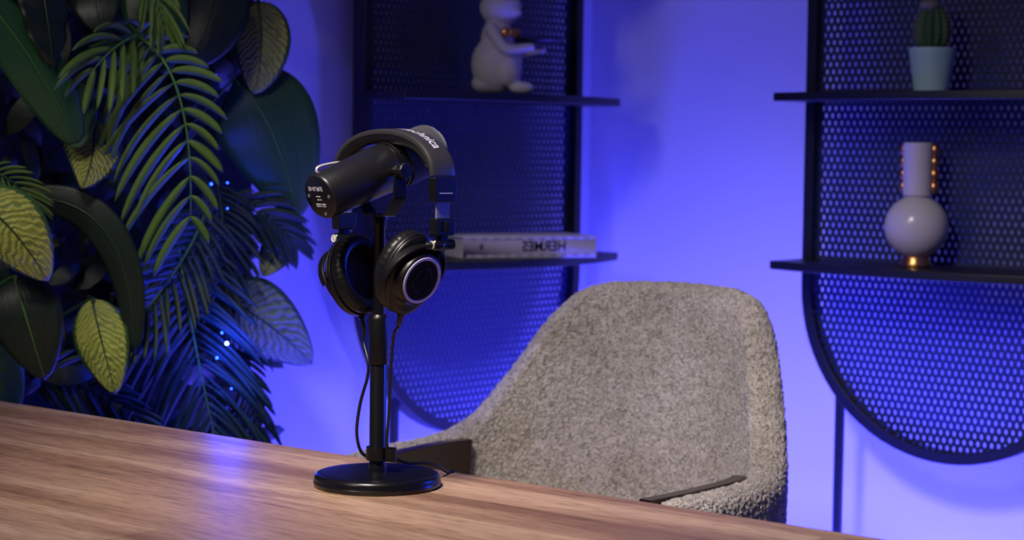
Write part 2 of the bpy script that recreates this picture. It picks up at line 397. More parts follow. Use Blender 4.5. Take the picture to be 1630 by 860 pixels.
# ------------------------------------------------------------------ shelf units
UW = 0.655
def perforated(w, ztop, zc, rad, pitch, hole):
    """local x in [-w/2,w/2], z; arched bottom; returns mesh data of hexagonal-grid perforated sheet"""
    vs = []; fs = []
    dz = pitch * 1.02   # rows; two rows = observed vertical period
    rows = int((ztop - (zc - rad)) / dz) + 2
    n = 12
    for r in range(rows):
        z = zc - rad + r * dz
        cols = int(w / pitch) + 2
        for c in range(-1, cols):
            x = -w / 2 + (c + (0.5 if r % 2 else 0)) * pitch
            if abs(x) > w / 2 - 0.010: continue
            if z < zc and math.hypot(x, z - zc) > rad - 0.010: continue
            if z > ztop: continue
            # outer cell: hexagon-ish vertices of the staggered grid
            hp = pitch / 2
            out = []
            zt = dz * 2 / 3; zs = dz / 3
            hexa = [(hp, zs), (0, zt), (-hp, zs), (-hp, -zs), (0, -zt), (hp, -zs)]
            for k in range(6):
                a = hexa[k]; b = hexa[(k + 1) % 6]
                out.append(a); out.append(((a[0] + b[0]) / 2, (a[1] + b[1]) / 2))
            b0 = len(vs)
            for (ox, oz) in out: vs.append((x + ox, 0, z + oz))
            for (ox, oz) in out:
                q = math.atan2(oz, ox); vs.append((x + hole * .78 * math.cos(q), 0, z + hole * 1.22 * math.sin(q)))
            for k in range(n):
                fs.append((b0 + k, b0 + (k + 1) % n, b0 + n + (k + 1) % n, b0 + n + k))
    return vs, fs
ZB = 0.569; RAD = UW / 2; ZC = ZB + RAD; ZT = 1.90
def frame_path():
    pts = [(-RAD + .011, ZT)]
    pts += [(-RAD + .011, ZC + 0.0)]
    for k in range(1, 36): q = PI + PI * k / 36; pts.append(((RAD - .011) * math.cos(q), ZC + (RAD - .011) * math.sin(q)))
    pts += [(RAD - .011, ZC), (RAD - .011, ZT)]
    return pts
def shelf_board(z, d_end, d_mid, th):
    mb = MB(); n = 24; hw = UW / 2 - 0.002
    outline = [(-hw, 0.016), (hw, 0.016)]
    for k in range(n + 1):
        x = hw - 2 * hw * k / n
        dd = d_end + (d_mid - d_end) * (1 - (x / hw) ** 2)
        # small corner round
        e = hw - abs(x)
        outline.append((x, -dd))
    a = [V((x, y, z - th)) for x, y in outline]; b = [V((x, y, z)) for x, y in outline]
    N = len(outline)
    mb.add(a + b, [tuple(reversed(range(N))), tuple(range(N, 2 * N))] + [(i, (i + 1) % N, N + (i + 1) % N, N + i) for i in range(N)])
    return mb
ZUP_R, ZLO_R = 1.2775, 0.9490
ZUP_L, ZLO_L = 1.2705, 0.9405
def localize(o, root):
    o.parent = root
def make_unit(zup, zlo, d_end, inset):
    root = bpy.data.objects.new('shelf_unit', None); COL.objects.link(root)
    # frame: rectangular profile swept
    mb = MB(); pts = frame_path(); rings = []
    for i, (x, z) in enumerate(pts):
        if i == 0: t = V((0, -1))
        elif i == len(pts) - 1: t = V((0, 1))
        else: t = (V(pts[i + 1]) - V(pts[i - 1])).normalized()
        nn = V((-t.y, t.x))   # sideways
        rings.append([V((x + nn.x * s * .011, y, z + nn.y * s * .011)) for s, y in ((-1, -.018), (1, -.018), (1, .018), (-1, .018))])
    mb.rings(rings)
    f = mb.build('frame', M['frame'], None, origin=(0, 0, 0), bevel=.002); f.parent = root
    mb = MB(); mb.box((0, 0, ZT), (1, 0, 0), (0, 1, 0), Z, RAD, .018, .011)
    f = mb.build('top_rail', M['frame'], None, origin=(0, 0, 0), bevel=.002); f.parent = root
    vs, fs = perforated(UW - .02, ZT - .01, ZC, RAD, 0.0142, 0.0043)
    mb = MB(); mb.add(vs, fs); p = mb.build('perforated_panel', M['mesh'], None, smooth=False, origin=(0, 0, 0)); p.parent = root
    sd = p.modifiers.new('thick', 'SOLIDIFY'); sd.thickness = 0.0016
    for z in (zlo, zup, zup + 0.33):
        b = shelf_board(z, d_end, 0.195, 0.0165).build('shelf_board', M['frame'], None, origin=(0, 0, 0), bevel=.002); b.parent = root
    for sx in (-1, 1):
        x = sx * (RAD - inset); zt = ZC - math.sqrt((RAD - .011) ** 2 - x * x) + .006
        mb = MB(); mb.box((x, .006, zt / 2), (1, 0, 0), (0, 1, 0), Z, .0075, .0075, zt / 2)
        l = mb.build('leg', M['frame'], None, origin=(0, 0, 0), bevel=.0015); l.parent = root
    for sx in (-1, 1):
        x = sx * (RAD - inset)
        mb = MB(); mb.box((x, .006, .004), (1, 0, 0), (0, 1, 0), Z, .02, .02, .004)
        l = mb.build('foot_plate', M['frame'], None, origin=(0, 0, 0), bevel=.0015); l.parent = root
    return root
# right unit: left post outer edge at px 1283 on plane nR.p = 3.385
def ray_plane_x(px, n, c):   # horizontal intersection
    t = (px - 815) / FPX
    y = c / (n.x * t + n.y); return V((t * y, y, 0))
unit_r = make_unit(ZUP_R, ZLO_R, .140, .082)
tag(unit_r, 'black arched shelf unit with perforated back holding the cactus and the round vase', 'shelf', 'arched shelf units')
a = ray_plane_x(1284, nR, 3.385)
unit_r.location = a + uR * (UW / 2); unit_r.rotation_euler = (0, 0, math.atan2(uR.y, uR.x))
# left unit
unit_l = make_unit(ZUP_L, ZLO_L, .125, .110)
tag(unit_l, 'black arched shelf unit with perforated back holding the white figurine and the thick book', 'shelf', 'arched shelf units')
thL = R(48); uLL = V((math.cos(thL), math.sin(thL), 0)); nLL = V((math.sin(thL), -math.cos(thL), 0))
a = ray_plane_x(568, nLL, -2.76)
unit_l.location = a + uLL * (UW / 2); unit_l.rotation_euler = (0, 0, thL)
MR = Matrix.Translation(unit_r.location) @ Matrix.Rotation(unit_r.rotation_euler.z, 4, 'Z')
ML = Matrix.Translation(unit_l.location) @ Matrix.Rotation(unit_l.rotation_euler.z, 4, 'Z')

# ------------------------------------------------------------------ microphone stand
S0 = on_z(600.5, 773, TZ)
st = thing('microphone_stand', S0, 'black round-based desktop stand carrying the microphone', 'stand')
mb = MB(); mb.lathe(S0, Z, [(0, .0765), (0.001, .0775), (.0055, .0785), (.0075, .0775), (.0105, .0775), (.0135, .0765), (.0155, .0745), (.0165, .0715), (.0172, .060), (.0178, .03), (.018, .002)], 96)
mb.build('base', M['stand'], st)
mb = MB(); mb.lathe(S0, Z, [(.016, .0112), (.026, .0112), (.028, .0102), (.165, .0102), (.166, .0098)], 32); mb.build('lower_pole', M['stand'], st)
mb = MB(); mb.lathe(S0, Z, [(.150, .0116), (.152, .0120), (.205, .0120), (.208, .0112), (.211, .0090)], 32); mb.build('clutch', M['plastic'], st)
mb = MB(); mb.lathe(S0, Z, [(.19, .0072), (.318, .0072), (.320, .0082), (.329, .0082)], 32); mb.build('upper_pole', M['stand'], st)
# cable clip
mb = MB(); cc = S0 + Z * .040
ring = []
for k in range(25):
    q = R(-60 + 300 * k / 24 + 200); ring.append(cc + V((math.cos(q), math.sin(q), 0)) * .0125)
rings = [[p + (p - cc).normalized() * a + Z * b for a, b in ((-.0016, -.008), (.0016, -.008), (.0016, .008), (-.0016, .008))] for p in ring]
mb.rings(rings)
c2 = cc + V((.0165, -.010, 0)); ring = [c2 + V((math.cos(q), math.sin(q), 0)) * .0062 for q in [R(-150 + 300 * k / 20) for k in range(21)]]
rings = [[p + (p - c2).normalized() * a + Z * b for a, b in ((-.0014, -.008), (.0014, -.008), (.0014, .008), (-.0014, .008))] for p in ring]
mb.rings(rings)
clip = mb.build('cable_clip', M['plastic'], st)

# ------------------------------------------------------------------ microphone
MP = S0 + Z * 0.3865       # pivot centre
ax = V((.132, .122, .062)).normalized()
ph = V((.672, -.740, 0)).normalized()
upm = ph.cross(ax); upm = upm if upm.z > 0 else -upm
mic = thing('microphone', MP, 'black cylindrical broadcast microphone on the desktop stand', 'microphone')
mb = MB(); mb.lathe(MP, ax, [(-.0965, .0262), (-.0955, .0274), (-.094, .0280), (-.05, .0292), (.008, .0308), (.0095, .0300)], 72, ux=ph); mb.build('body', M['mic'], mic)
mb = MB(); mb.lathe(MP, ax, [(-.0940, .0262), (-.0968, .0262), (-.0972, .0255), (-.0972, .0010)], 72, ux=ph)
cap = mb.build('end_cap', M['gloss'], mic)
mb = MB(); mb.lathe(MP, ax, [(.0085, .0292), (.0125, .0292), (.0130, .0312), (.0160, .0315), (.0165, .0298), (.0200, .0298), (.0205, .0315), (.0225, .0315), (.0230, .0300), (.0330, .0300)], 72, ux=ph); mb.build('grille_ring', M['plastic'], mic)
mb = MB(); prof = [(.026, .0300), (.028, .0318), (.05, .0322), (.075, .0318)]
for k in range(1, 9): q = PI / 2 * k / 8; prof.append((.078 + .018 * math.sin(q), .0315 * (0.35 + .65 * math.cos(q)) if k < 8 else .004))
mb.lathe(MP, ax, prof, 72, ux=ph); mb.build('foam_windscreen', M['foam'], mic)
# small switch lugs + mark on the ring
for q in (40, 62, 84):
    rad = upm * math.sin(R(q)) + ph * math.cos(R(q))
    mb = MB(); mb.box(MP + ax * .0182 + rad * .0302, ax, rad.cross(ax), rad, .0016, .0032, .0008); mb.build('switch_lug', M['gloss'], mic)
# yoke (both arms one bent strap)
yk = []
path = [(-.0385, .004), (-.0385, -.030), (-.0375, -.034), (-.0200, -.0530), (-.0170, -.0545), (.0170, -.0545), (.0200, -.0530), (.0375, -.034), (.0385, -.030), (.0385, .004)]
mb = MB()
axh = V((ax.x, ax.y, 0)).normalized()
rings = []
for i, (e, z) in enumerate(path):
    p0 = V(path[max(i - 1, 0)]); p1 = V(path[min(i + 1, len(path) - 1)]); t = (p1 - p0).normalized(); nn = V((-t.y, t.x))
    hw = .0095 if i not in (0, 9) else .0085
    c = MP + ph * e + Z * z; nv = ph * nn.x + Z * nn.y
    rings.append([c + axh * s * hw + nv * b * .0016 for s, b in ((-1, -1), (1, -1), (1, 1), (-1, 1))])
mb.rings(rings); mb.lathe(MP + ph * .0385, ph, [(-.0016, .0095), (.0016, .0095)], 32); mb.lathe(MP - ph * .0385, ph, [(-.0016, .0095), (.0016, .0095)], 32)
mb.build('yoke', M['stand'], mic, bevel=.0006)
for s in (1, -1):
    mb = MB(); mb.lathe(MP + ph * s * .0300, ph * s, [(0, .007), (.009, .007)], 24); mb.build('pivot_bush', M['plastic'], mic)
    mb = MB(); n = 48; rr = []
    for h, r in ((.0400, .0086), (.0405, .0096), (.0500, .0098), (.0512, .0088), (.0514, .003)):
        b = ph.cross(Z); rr.append([MP + ph * s * h + (Z * math.cos(q) + b * math.sin(q)) * (r * (1 + (.035 if (j // 2) % 2 else 0))) for j, q in enumerate([2 * PI * j / n for j in range(n)])])
    mb.rings(rr); mb.build('knob', M['plastic'], mic)
mb = MB(); mb.lathe(MP - Z * .0565, Z, [(-.003, .0105), (.004, .0105)], 24); mb.build('thread_collar', M['stand'], mic)
# bent steel cable guard at the rear
gy = (MP - ax * .085).y
g0 = at(509, 281, gy); g1 = at(504, 272, gy - .002); g2 = at(507, 266, gy); g3 = at(520, 262, gy + .012); g4 = at(538, 259, gy + .03); g5 = at(560, 258, gy + .055)
mb = MB(); mb.tube(catmull([g0, g1, g2, g3, g4, g5], 8), .0016, 10); gd = mb.build('cable_guard', M['screw'], mic)
# cap print (upside down and mirrored in the photo) and screws
def flat_text(name, body, size, origin, ex, ey, n, parent, material, bold=0.0, flip=False, sx=1.0):
    vs, fs = text_mesh(body, size, bold)
    mb = MB(); mb.add([V(origin) + V(ex) * (v.x * sx) + V(ey) * v.y + V(n) * 0.0 for v in vs], fs)
    return mb.build(name, material, parent, smooth=False)
co = MP - ax * .0975
capx = (V((1, 0, 0)) - ax * ax.x).normalized(); capz = ax.cross(capx); capz = capz if capz.z > 0 else -capz
capx = ph
capz = (Z - ax * ax.z).normalized()
flat_text('printed_lettering', 'SHURE', .0072, co + capz * .0105 - capx * .003, capx, -capz, -ax, cap, M['print'], .00012, sx=1.28)
mb = MB()
for (x, z, w_, h_) in ((-.0035, .0005, .0016, .0005), (.0012, .0005, .0016, .0005), (-.0025, -.0035, .0015, .0006), (.0025, -.0035, .0015, .0005), (-.0045, -.0092, .0048, .0006), (.0060, -.0092, .0036, .0005), (-.0045, -.0118, .0044, .0003), (.0060, -.0118, .0036, .0003)):
    mb.box(co + capx * x + capz * z, capx, capz, ax, w_, h_, .00015)
mb.build('switch_markings', M['print'], cap)
for (x, z) in ((-.0195, .001), (.0195, .001), (.0045, -.0212)):
    mb = MB(); mb.lathe(co + capx * x + capz * z + ax * .0008, -ax, [(0, .0020), (.0011, .0020), (.0011, .0011), (.0006, .0009)], 16); mb.build('screw', M['slider'], cap)

# ------------------------------------------------------------------ headphones
e = V((.70, -.714, 0)); g = V((.714, .70, 0))
HC = MP + g * .020
hp = thing('headphones', HC - Z * .12, 'black over-ear headphones hung over the microphone', 'headphones')
HWD = .0915
def band_pt(q, off=0.0):
    # superellipse arc, q=-90..90 deg, 0 = top
    s = math.sin(R(q)); c = math.cos(R(q))
    x = HWD * math.copysign(abs(s) ** .92, s); z = .057 * (abs(c) ** .85)
    return x, z
def band(q0, q1, half_w, t_in, t_out, n=60):
    pts = [band_pt(q0 + (q1 - q0) * k / n) for k in range(n + 1)]
    rings = []
    for i, (x, z) in enumerate(pts):
        a = V(pts[max(i - 1, 0)]); b = V(pts[min(i + 1, n)]); t = (b - a).normalized(); nn = V((-t.y, t.x))  # outward
        if nn.y < 0 and abs(x) < .05: nn = -nn
        c = HC + e * x + Z * (z - .0105); nv = e * nn.x + Z * nn.y
        ring = []
        m_ = 20
        for j in range(m_):
            q = 2 * PI * j / m_; cx = math.copysign(abs(math.cos(q)) ** .45, math.cos(q)); cy = math.copysign(abs(math.sin(q)) ** .55, math.sin(q))
            tt_ = t_out if cy > 0 else t_in
            ring.append(c + g * cx * half_w + nv * cy * tt_)
        rings.append(ring)
    mb = MB(); mb.rings(rings); return mb, pts
mb, bp_ = band(-86, 86, .0190, .0045, .0042); hb = mb.build('headband', M['leather'], hp)
mb, _ = band(-70, 70, .0180, .0150, -.003); mb.build('head_pad', M['pad'], hp)
# lettering along the outer surface, reads flipped in the photo
vs, fs = text_mesh('audio-technica', .0240, .0003)
L = max(v.x for v in vs) - min(v.x for v in vs)
def on_band(s, wv):
    # s arc length from the top
    q = s / .0012  # approx deg
    x, z = band_pt(q); x2, z2 = band_pt(q + .5); t = V((x2 - x, z2 - z)).normalized(); nn = V((-t.y, t.x))
    return HC + e * x + Z * (z - .0105) + (e * nn.x + Z * nn.y) * .0046 + g * wv
mb = MB(); mb.add([on_band(.018 + v.x * (.098 / L), v.y * 0.85 + .002) for v in vs], fs)
mb.build('printed_lettering', M['print_dim'], hb, smooth=False)
def side(s):
    E = HC + e * (HWD * s) - Z * .0105
    sc = V
    def blk(name, z0, z1, hw, ht, material, off=0.0, bevel=.0015, w2=None):
        mb = MB(); w2 = w2 or hw
        rings = []
        for z_, w_ in ((z0, hw), (z1, w2)):
            c = E + Z * z_ + e * off * s
            rings.append([c + g * a * w_ + e * b * ht for a, b in ((-1, -1), (1, -1), (1, 1), (-1, 1))])
        mb.rings(rings); return mb.build(name, material, hp, bevel=bevel)
    hs = blk('slider_housing', .004, -.0255, .0185, .0062, M['plastic'], 0.0, w2=.0165)
    mb = MB(); mb.box(E - Z * .0150 + e * .0064 * s, g, e, Z, .0100, .0003, .0005); mb.build('housing_groove', M['silver'], hs)
    blk('slider', -.022, -.050, .0105, .0013, M['slider'], 0.0, .0004)
    blk('joint_block', -.0445, -.0655, .0160, .0070, M['plastic'], 0.0, .002, w2=.0145)
    mb = MB(); mb.box(E - Z * .0545 + e * .0075 * s + g * .001, g, e, Z, .0042, .002, .006); mb.build('joint_clasp', M['gloss'], hp, bevel=.001)
    hz = -.0765
    blk('hinge_neck', -.062, -.074, .0060, .0045, M['plastic'], 0, .001)
    mb = MB(); c = E + Z * hz; mb.lathe(c - g * .0165, g, [(0, .0058), (.001, .0068), (.0150, .0068), (.0155, .0060), (.0180, .0060), (.0185, .0068), (.0320, .0068), (.033, .0058)], 32); mb.build('hinge_barrel', M['gloss'], hp)
    mb = MB(); mb.lathe(c - g * .0164, -g, [(0, .0050), (.0009, .0050), (.0012, .0044), (.0006, .0030), (.0012, .0012)], 32); sc_ = mb.build('hinge_screw', M['screw'], hp); tag(sc_, 'bright machined steel hinge screw')
    # cup
    if s > 0: cc = S0 + ph * .060 + Z * (1.0135 - TZ); n = V((.68, -.66, -.30)).normalized()
    else: cc = S0 - ph * .048 + Z * (1.0045 - TZ); n = V((-.62, .72, -.30)).normalized()
    up = (Z - n * n.dot(Z)).normalized(); sd = n.cross(up)
    HX, HY = .0415, .0515
    def ring(w_, r, circ=0.0, wob=0, k0=64):
        out = []
        hx = HX * (1 - circ) + .0445 * circ; hy = HY * (1 - circ) + .0445 * circ
        for j in range(k0):
            q = 2 * PI * j / k0; rr = r * (1 + wob * math.sin(q * 23 + w_ * 900) * .5 + wob * math.sin(q * 37) * .5)
            out.append(cc + n * w_ + sd * math.cos(q) * hx * rr + up * math.sin(q) * hy * rr)
        return out
    mb = MB(); mb.rings([ring(-.006, .92), ring(-.006, .99), ring(-.0045, 1.0), ring(.0000, 1.0), ring(.0010, .985), ring(.0014, .962), ring(.0024, .955), ring(.0030, .975), ring(.0050, .972), ring(.0068, .93), ring(.0082, .86, .3),
                         ring(.0090, .80, .7), ring(.0110, .765, 1), ring(.0180, .745, 1), ring(.0205, .715, 1), ring(.0213, .66, 1), ring(.0213, .02, 1)])
    cup = mb.build('ear_cup', M['gloss'] if False else M['plastic'], hp)
    mb = MB(); mb.rings([ring(.0205, .655, 1), ring(.0221, .652, 1), ring(.0225, .635, 1), ring(.0221, .578, 1), ring(.0208, .565, 1), ring(.0205, .56, 1)], True)
    tag(mb.build('accent_ring', M['silver'], cup), 'satin silver ring on the outer face')
    mb = MB(); mb.rings([ring(.0208, .555, 1), ring(.0216, .545, 1), ring(.0216, .02, 1)]); plate = mb.build('name_plate', M['gloss'], cup)
    # relief emblem: circle, slanted triangle and foot bar
    mb = MB(); cz = cc + n * .0219
    cir = [cz + (sd * math.cos(q) + up * math.sin(q)) * .0150 for q in [2 * PI * k / 48 for k in range(48)]]
    mb.tube(cir, .0006, 6, True)
    def P2(x, y): return cz - sd * x * s + up * y
    for a_, b_ in (((.0035, .0105), (.0035, -.0060)), ((.0035, .0105), (-.0070, -.0060)), ((-.0070, -.0060), (-.0020, -.0060)), ((.0065, .0105), (.0065, -.0060)), ((-.0060, -.0100), (.0060, -.0100)), ((-.0040, .0020), (.0035, .0020))):
        mb.tube([P2(*a_), P2(*b_)], .00055, 6)
    mb.build('emblem', M['plastic'], plate)
    # pad
    rr = []
    for (w_, r, wb) in ((-.0060, .93, 0), (-.0080, .97, .005), (-.0120, .985, .012), (-.0170, .975, .014), (-.0210, .93, .012), (-.0240, .84, .008), (-.0245, .74, .006), (-.0225, .66, .004), (-.0160, .62, .004), (-.0060, .60, 0)):
        rr.append(ring(w_, r, 0, wb, 160))
    mb = MB(); mb.rings(rr, True); mb.build('ear_pad', M['pad'], hp)
    mb = MB(); mb.rings([ring(-.0068, .90), ring(-.0072, .60), ring(-.0072, .02)]); mb.build('driver_cloth', M['cable'], hp)
    mb = MB(); seam = ring(-.0058, .985, 0, 0, 96); mb.tube(seam, .0009, 6, True); mb.build('pad_seam', M['pad'], hp)
    # C yoke: flat strap around the upper half of the cup, outside the rim
    pts = []; N = 40
    for k in range(N + 1):
        q = R(-12 + 204 * k / N)
        pts.append(cc + n * (.004 + .010 * math.sin(max(q, 0))) + sd * math.cos(q) * (HX + .0045) + up * math.sin(q) * (HY * .80))
    mb = MB(); rings = []
    for i, p in enumerate(pts):
        t = (pts[min(i + 1, N)] - pts[max(i - 1, 0)]).normalized(); o_ = t.cross(n).normalized(); b2 = o_.cross(t).normalized()
        rings.append([p + o_ * a_ * .0014 + b2 * b_ * .0050 for a_, b_ in ((-1, -1), (1, -1), (1, 1), (-1, 1))])
    mb.rings(rings); mb.build('cup_yoke', M['plastic'], hp, bevel=.0006)
    topy = pts[N // 2]
    mb = MB()
    mb.tube(catmull([c + g * .001, (c * .6 + topy * .4) + e * s * .004, topy], 6), [.0058] * 6 + [.0052] * 6 + [.0048], 12)
    mb.build('yoke_stem', M['plastic'], hp)
    for a_ in (-1, 1):
        mb = MB(); mb.lathe(cc + n * .0035 + sd * a_ * (HX - .003) + up * 0.0, sd * a_, [(0, .0035), (.0085, .0035)], 16); mb.build('cup_pivot', M['plastic'], hp)
    # cable entry
    p = cc - up * HY * .97 - n * .000
    mb = MB(); mb.lathe(p + up * .004, -up, [(0, .0050), (.008, .0050), (.0085, .0036), (.020, .0030), (.022, .0016)], 20); mb.build('cable_sleeve', M['cable'], hp)
    return p - up * .018, c
pRc, _ = side(1)
pLc, _ = side(-1)
# cables
D0 = S0.y
def ap(px, py, dy): return at(px, py, D0 + dy)
mb = MB()
mb.tube(catmull([pLc, ap(579, 545, .022), ap(586, 575, .010), ap(585, 600, .010), ap(574, 640, .012), ap(568, 680, .014), ap(570, 706, .016), ap(577, 722, .020), ap(590, 728, .024), ap(606, 726, .020), ap(617, 726, .008), ap(628, 730, .02), ap(650, 737, .03), ap(675, 737, .045), ap(697, 743, .058), on_z(713, 752, TZ + .0025), on_z(722, 750, TZ + .0025)], 8), .0021, 10)
c1 = mb.build('headphone_cable', M['cable'], None); tag(c1, 'black cable looping left of the stand pole and trailing behind its base', 'cable', 'cables on the stand')
mb = MB()
mb.tube(catmull([pRc, ap(627, 535, -.014), ap(622, 590, -.011), ap(620, 640, -.010), ap(618, 670, -.010), ap(616, 702, -.0105), ap(616, 718, -.0105)], 8), .0020, 10)
c1 = mb.build('headphone_cable', M['cable'], None); tag(c1, 'black straight cable running down the right side of the pole into the clip', 'cable', 'cables on the stand')

# ------------------------------------------------------------------ armchair
Cc = V((0.257, 3.293, 0)); PHI = R(36.8)
S_ = V((math.cos(PHI), -math.sin(PHI), 0)); F_ = V((-math.sin(PHI), -math.cos(PHI), 0))
ch = thing('armchair', Cc + F_ * .25, 'beige boucle tub armchair with dark wooden inner armrests behind the table', 'armchair')
def sstep(a, b, x):
    t = min(max((x - a) / (b - a), 0), 1); return t * t * (3 - 2 * t)
A_, B_ = .323, .264
def plan(u):
    """u in -1..1 ; returns local (lx, ly) centreline of the shell"""
    s = abs(u); sg = 1 if u >= 0 else -1
    if s < .58:
        q = s / .58 * PI / 2; p = 2 / 2.012
        x = A_ * abs(math.sin(q)) ** p; y = B_ * (1 - abs(math.cos(q)) ** p)
    else:
        x = A_ - .02 * ((s - .58) / .42) ** 2; y = B_ + (s - .58) / .42 * .211
    return sg * x, y
ns_ = 1200
arc = [0]; pp = [plan(-1 + 2 * i / ns_) for i in range(ns_ + 1)]
for i in range(ns_): arc.append(arc[-1] + math.hypot(pp[i + 1][0] - pp[i][0], pp[i + 1][1] - pp[i][1]))
TOT = arc[-1]
def plan_a(a):   # a: arclength from the centre (signed)
    t = a + TOT / 2; t = min(max(t, 0), TOT)
    i = int(np.searchsorted(arc, t)); i = min(max(i, 1), ns_)
    k = (t - arc[i - 1]) / max(arc[i] - arc[i - 1], 1e-9)
    x = pp[i - 1][0] * (1 - k) + pp[i][0] * k; y = pp[i - 1][1] * (1 - k) + pp[i][1] * k
    dx = pp[i][0] - pp[i - 1][0]; dy = pp[i][1] - pp[i - 1][1]; l = math.hypot(dx, dy)
    return x, y, dx / l, dy / l
HT = [(0, .938), (.08, .936), (.14, .933), (.19, .921), (.24, .872), (.29, .779), (.34, .706), (.39, .677), (.45, .670), (.52, .669), (.60, .668), (.70, .667)]
def Htop(a):
    a = abs(a)
    for (a0, h0), (a1, h1) in zip(HT, HT[1:]):
        if a <= a1: return h0 + (h1 - h0) * (a - a0) / (a1 - a0)
    return HT[-1][1]
HTs = [Htop(i * .005) for i in range(160)]
HTs = [sum(HTs[abs(i + k) if i + k < 160 else 159] for k in range(-3, 4)) / 7 for i in range(160)]
def H(a):
    t = abs(a) / .005; i = min(int(t), 158); return HTs[i] * (1 - (t - i)) + HTs[i + 1] * (t - i)
ZBOT = .36
LEAN = .163
def shellpt(a, z, w_):
    """w_: outward offset"""
    x, y, dx, dy = plan_a(a)
    nx, ny = dy, -dx            # outward (rear for the centre)
    if ny > 0 and abs(a) < .05: nx, ny = -nx, -ny
    lean = LEAN * max(z - .60, -.1) * (1 - sstep(.16, .50, abs(a)))
    taper = 1 - .06 * sstep(.60, .95, z)
    return Cc + S_ * ((x + nx * w_) * taper) + F_ * (y + ny * w_ - lean) + Z * z
NA, T = 170, .030
prof_n = 14
rings = []
for i in range(NA + 1):
    a = -TOT / 2 + TOT * i / NA
    endk = min((TOT / 2 - abs(a)) / .035, 1); endk = math.sqrt(max(1 - (1 - endk) ** 2, 0.0)) if endk < 1 else 1
    tt_ = T * max(endk, .05)
    ht = H(a) - (1 - endk) * .03
    ring = []
    for k in range(20): z = ZBOT + (ht - tt_ - ZBOT) * k / 20; ring.append((z, tt_))
    for k in range(prof_n + 1): q = PI * k / prof_n; ring.append((ht - tt_ + tt_ * math.sin(q), tt_ * math.cos(q)))
    for k in range(19, -1, -1): z = ZBOT + (ht - tt_ - ZBOT) * k / 20; ring.append((z, -tt_))
    rings.append([shellpt(a, z, w_) for z, w_ in ring])
mb = MB(); mb.rings(rings)
sh = mb.build('upholstered_shell', M['boucle'], ch)
sub = sh.modifiers.new('sub', 'SUBSURF'); sub.levels = 2; sub.render_levels = 2; sub.subdivision_type = 'CATMULL_CLARK'
tx = bpy.data.textures.new('boucle_loops', 'CLOUDS'); tx.noise_scale = .0065; tx.noise_depth = 2
dp = sh.modifiers.new('loops', 'DISPLACE'); dp.texture = tx; dp.strength = .0075; dp.mid_level = .5; dp.texture_coords = 'LOCAL'
# seat cushion
mb = MB(); rr = []
def seat_ring(z, k):
    out = []
    for j in range(48):
        q = 2 * PI * j / 48; cx = math.copysign(abs(math.cos(q)) ** .6, math.cos(q)); cy = math.copysign(abs(math.sin(q)) ** .6, math.sin(q))
        out.append(Cc + S_ * (cx * .27 * k) + F_ * (.285 + cy * .235 * k) + Z * z)
    return out
mb.rings([seat_ring(.37, .9), seat_ring(.375, .98), seat_ring(.40, 1), seat_ring(.44, 1), seat_ring(.465, .95), seat_ring(.473, .7), seat_ring(.476, .05)])
se = mb.build('seat_cushion', M['boucle'], ch)
mb = MB(); mb.rings([[p for p in seat_ring(.335, .98)], seat_ring(.36, 1.02), seat_ring(.372, 1.0)]); mb.build('seat_base', M['walnut'], ch)
for sx in (-1, 1):
    for fy in (.12, .47):
        a_ = Cc + S_ * (.17 * sx) + F_ * fy + Z * .34; b_ = Cc + S_ * (.23 * sx) + F_ * (fy + (.05 if fy > .3 else -.06)) + Z * 0.0
        mb = MB(); mb.tube([a_, b_], [.018, .010], 16); mb.build('leg', M['walnut'], ch)
# inner wooden armrests
for sx in (-1, 1):
    rings = []; N = 30
    for i in range(N + 1):
        a0 = .392 if sx > 0 else .372
        a = (a0 + (TOT / 2 - a0 - .01) * i / N) * sx
        ztop = .664 + .003 * (1 - i / N)
        k = 1
        w0 = -T + .002; w1 = -T - .020 * k
        rings.append([shellpt(a, ztop - .075, w0), shellpt(a, ztop - .075, w1), shellpt(a, ztop - .002, w1), shellpt(a, ztop, w1 + .002), shellpt(a, ztop, w0)])
    mb = MB(); mb.rings(rings); o = mb.build('armrest_panel', M['walnut'], ch); tag(o, 'dark brown polished wooden panel inside the arm')

# ------------------------------------------------------------------ shelf ornaments
def loc_on(Mx, x, y, z): return Mx @ V((x, y, z))
def unit_x_for(px, Mx, ylocal):
    """local x on a unit whose point at depth ylocal appears at photo column px"""
    o = Mx @ V((0, ylocal, 0)); d = (Mx.to_3x3() @ V((1, 0, 0)))
    t = (px - 815) / FPX
    return (t * o.y - o.x) / (d.x - t * d.y)
# vase
x = unit_x_for(1458, MR, -.075); vb = loc_on(MR, x, -.075, ZLO_R + .0005)
va = thing('vase', vb, 'white round-bodied vase with tall neck and gold foot', 'vase')
mb = MB(); mb.lathe(vb, Z, [(0, .027), (.001, .0285), (.006, .0290), (.012, .0255), (.019, .0250)], 48); tag(mb.build('foot_ring', M['gold'], va), 'gold foot')
mb = MB(); prof = []
cz = .075; rs = .060
for k in range(3, 24): q = -PI / 2 + PI * k / 26; prof.append((cz + rs * math.sin(q), rs * math.cos(q)))
prof += [(cz + .060, .0275), (cz + .066, .0272), (.225, .0280), (.2325, .0282), (.2338, .0270), (.2330, .0255), (.15, .0245), (.148, .002)]
mb.lathe(vb, Z, [(.017, .024)] + prof, 64); mb.build('vase_body', M['ceramic'], va)
for ang, in ((-14,), (136,)):
    dv = V((math.cos(R(ang)), math.sin(R(ang)), 0))
    mb = MB()
    for k in range(4):
        c = vb + Z * (.150 + .0235 * k) + dv * .0305
        mb.sphere(c, .0095, .0095, .0130, 12)
    tag(mb.build('beaded_handle', M['gold'], va), 'gold scalloped handle on the neck')
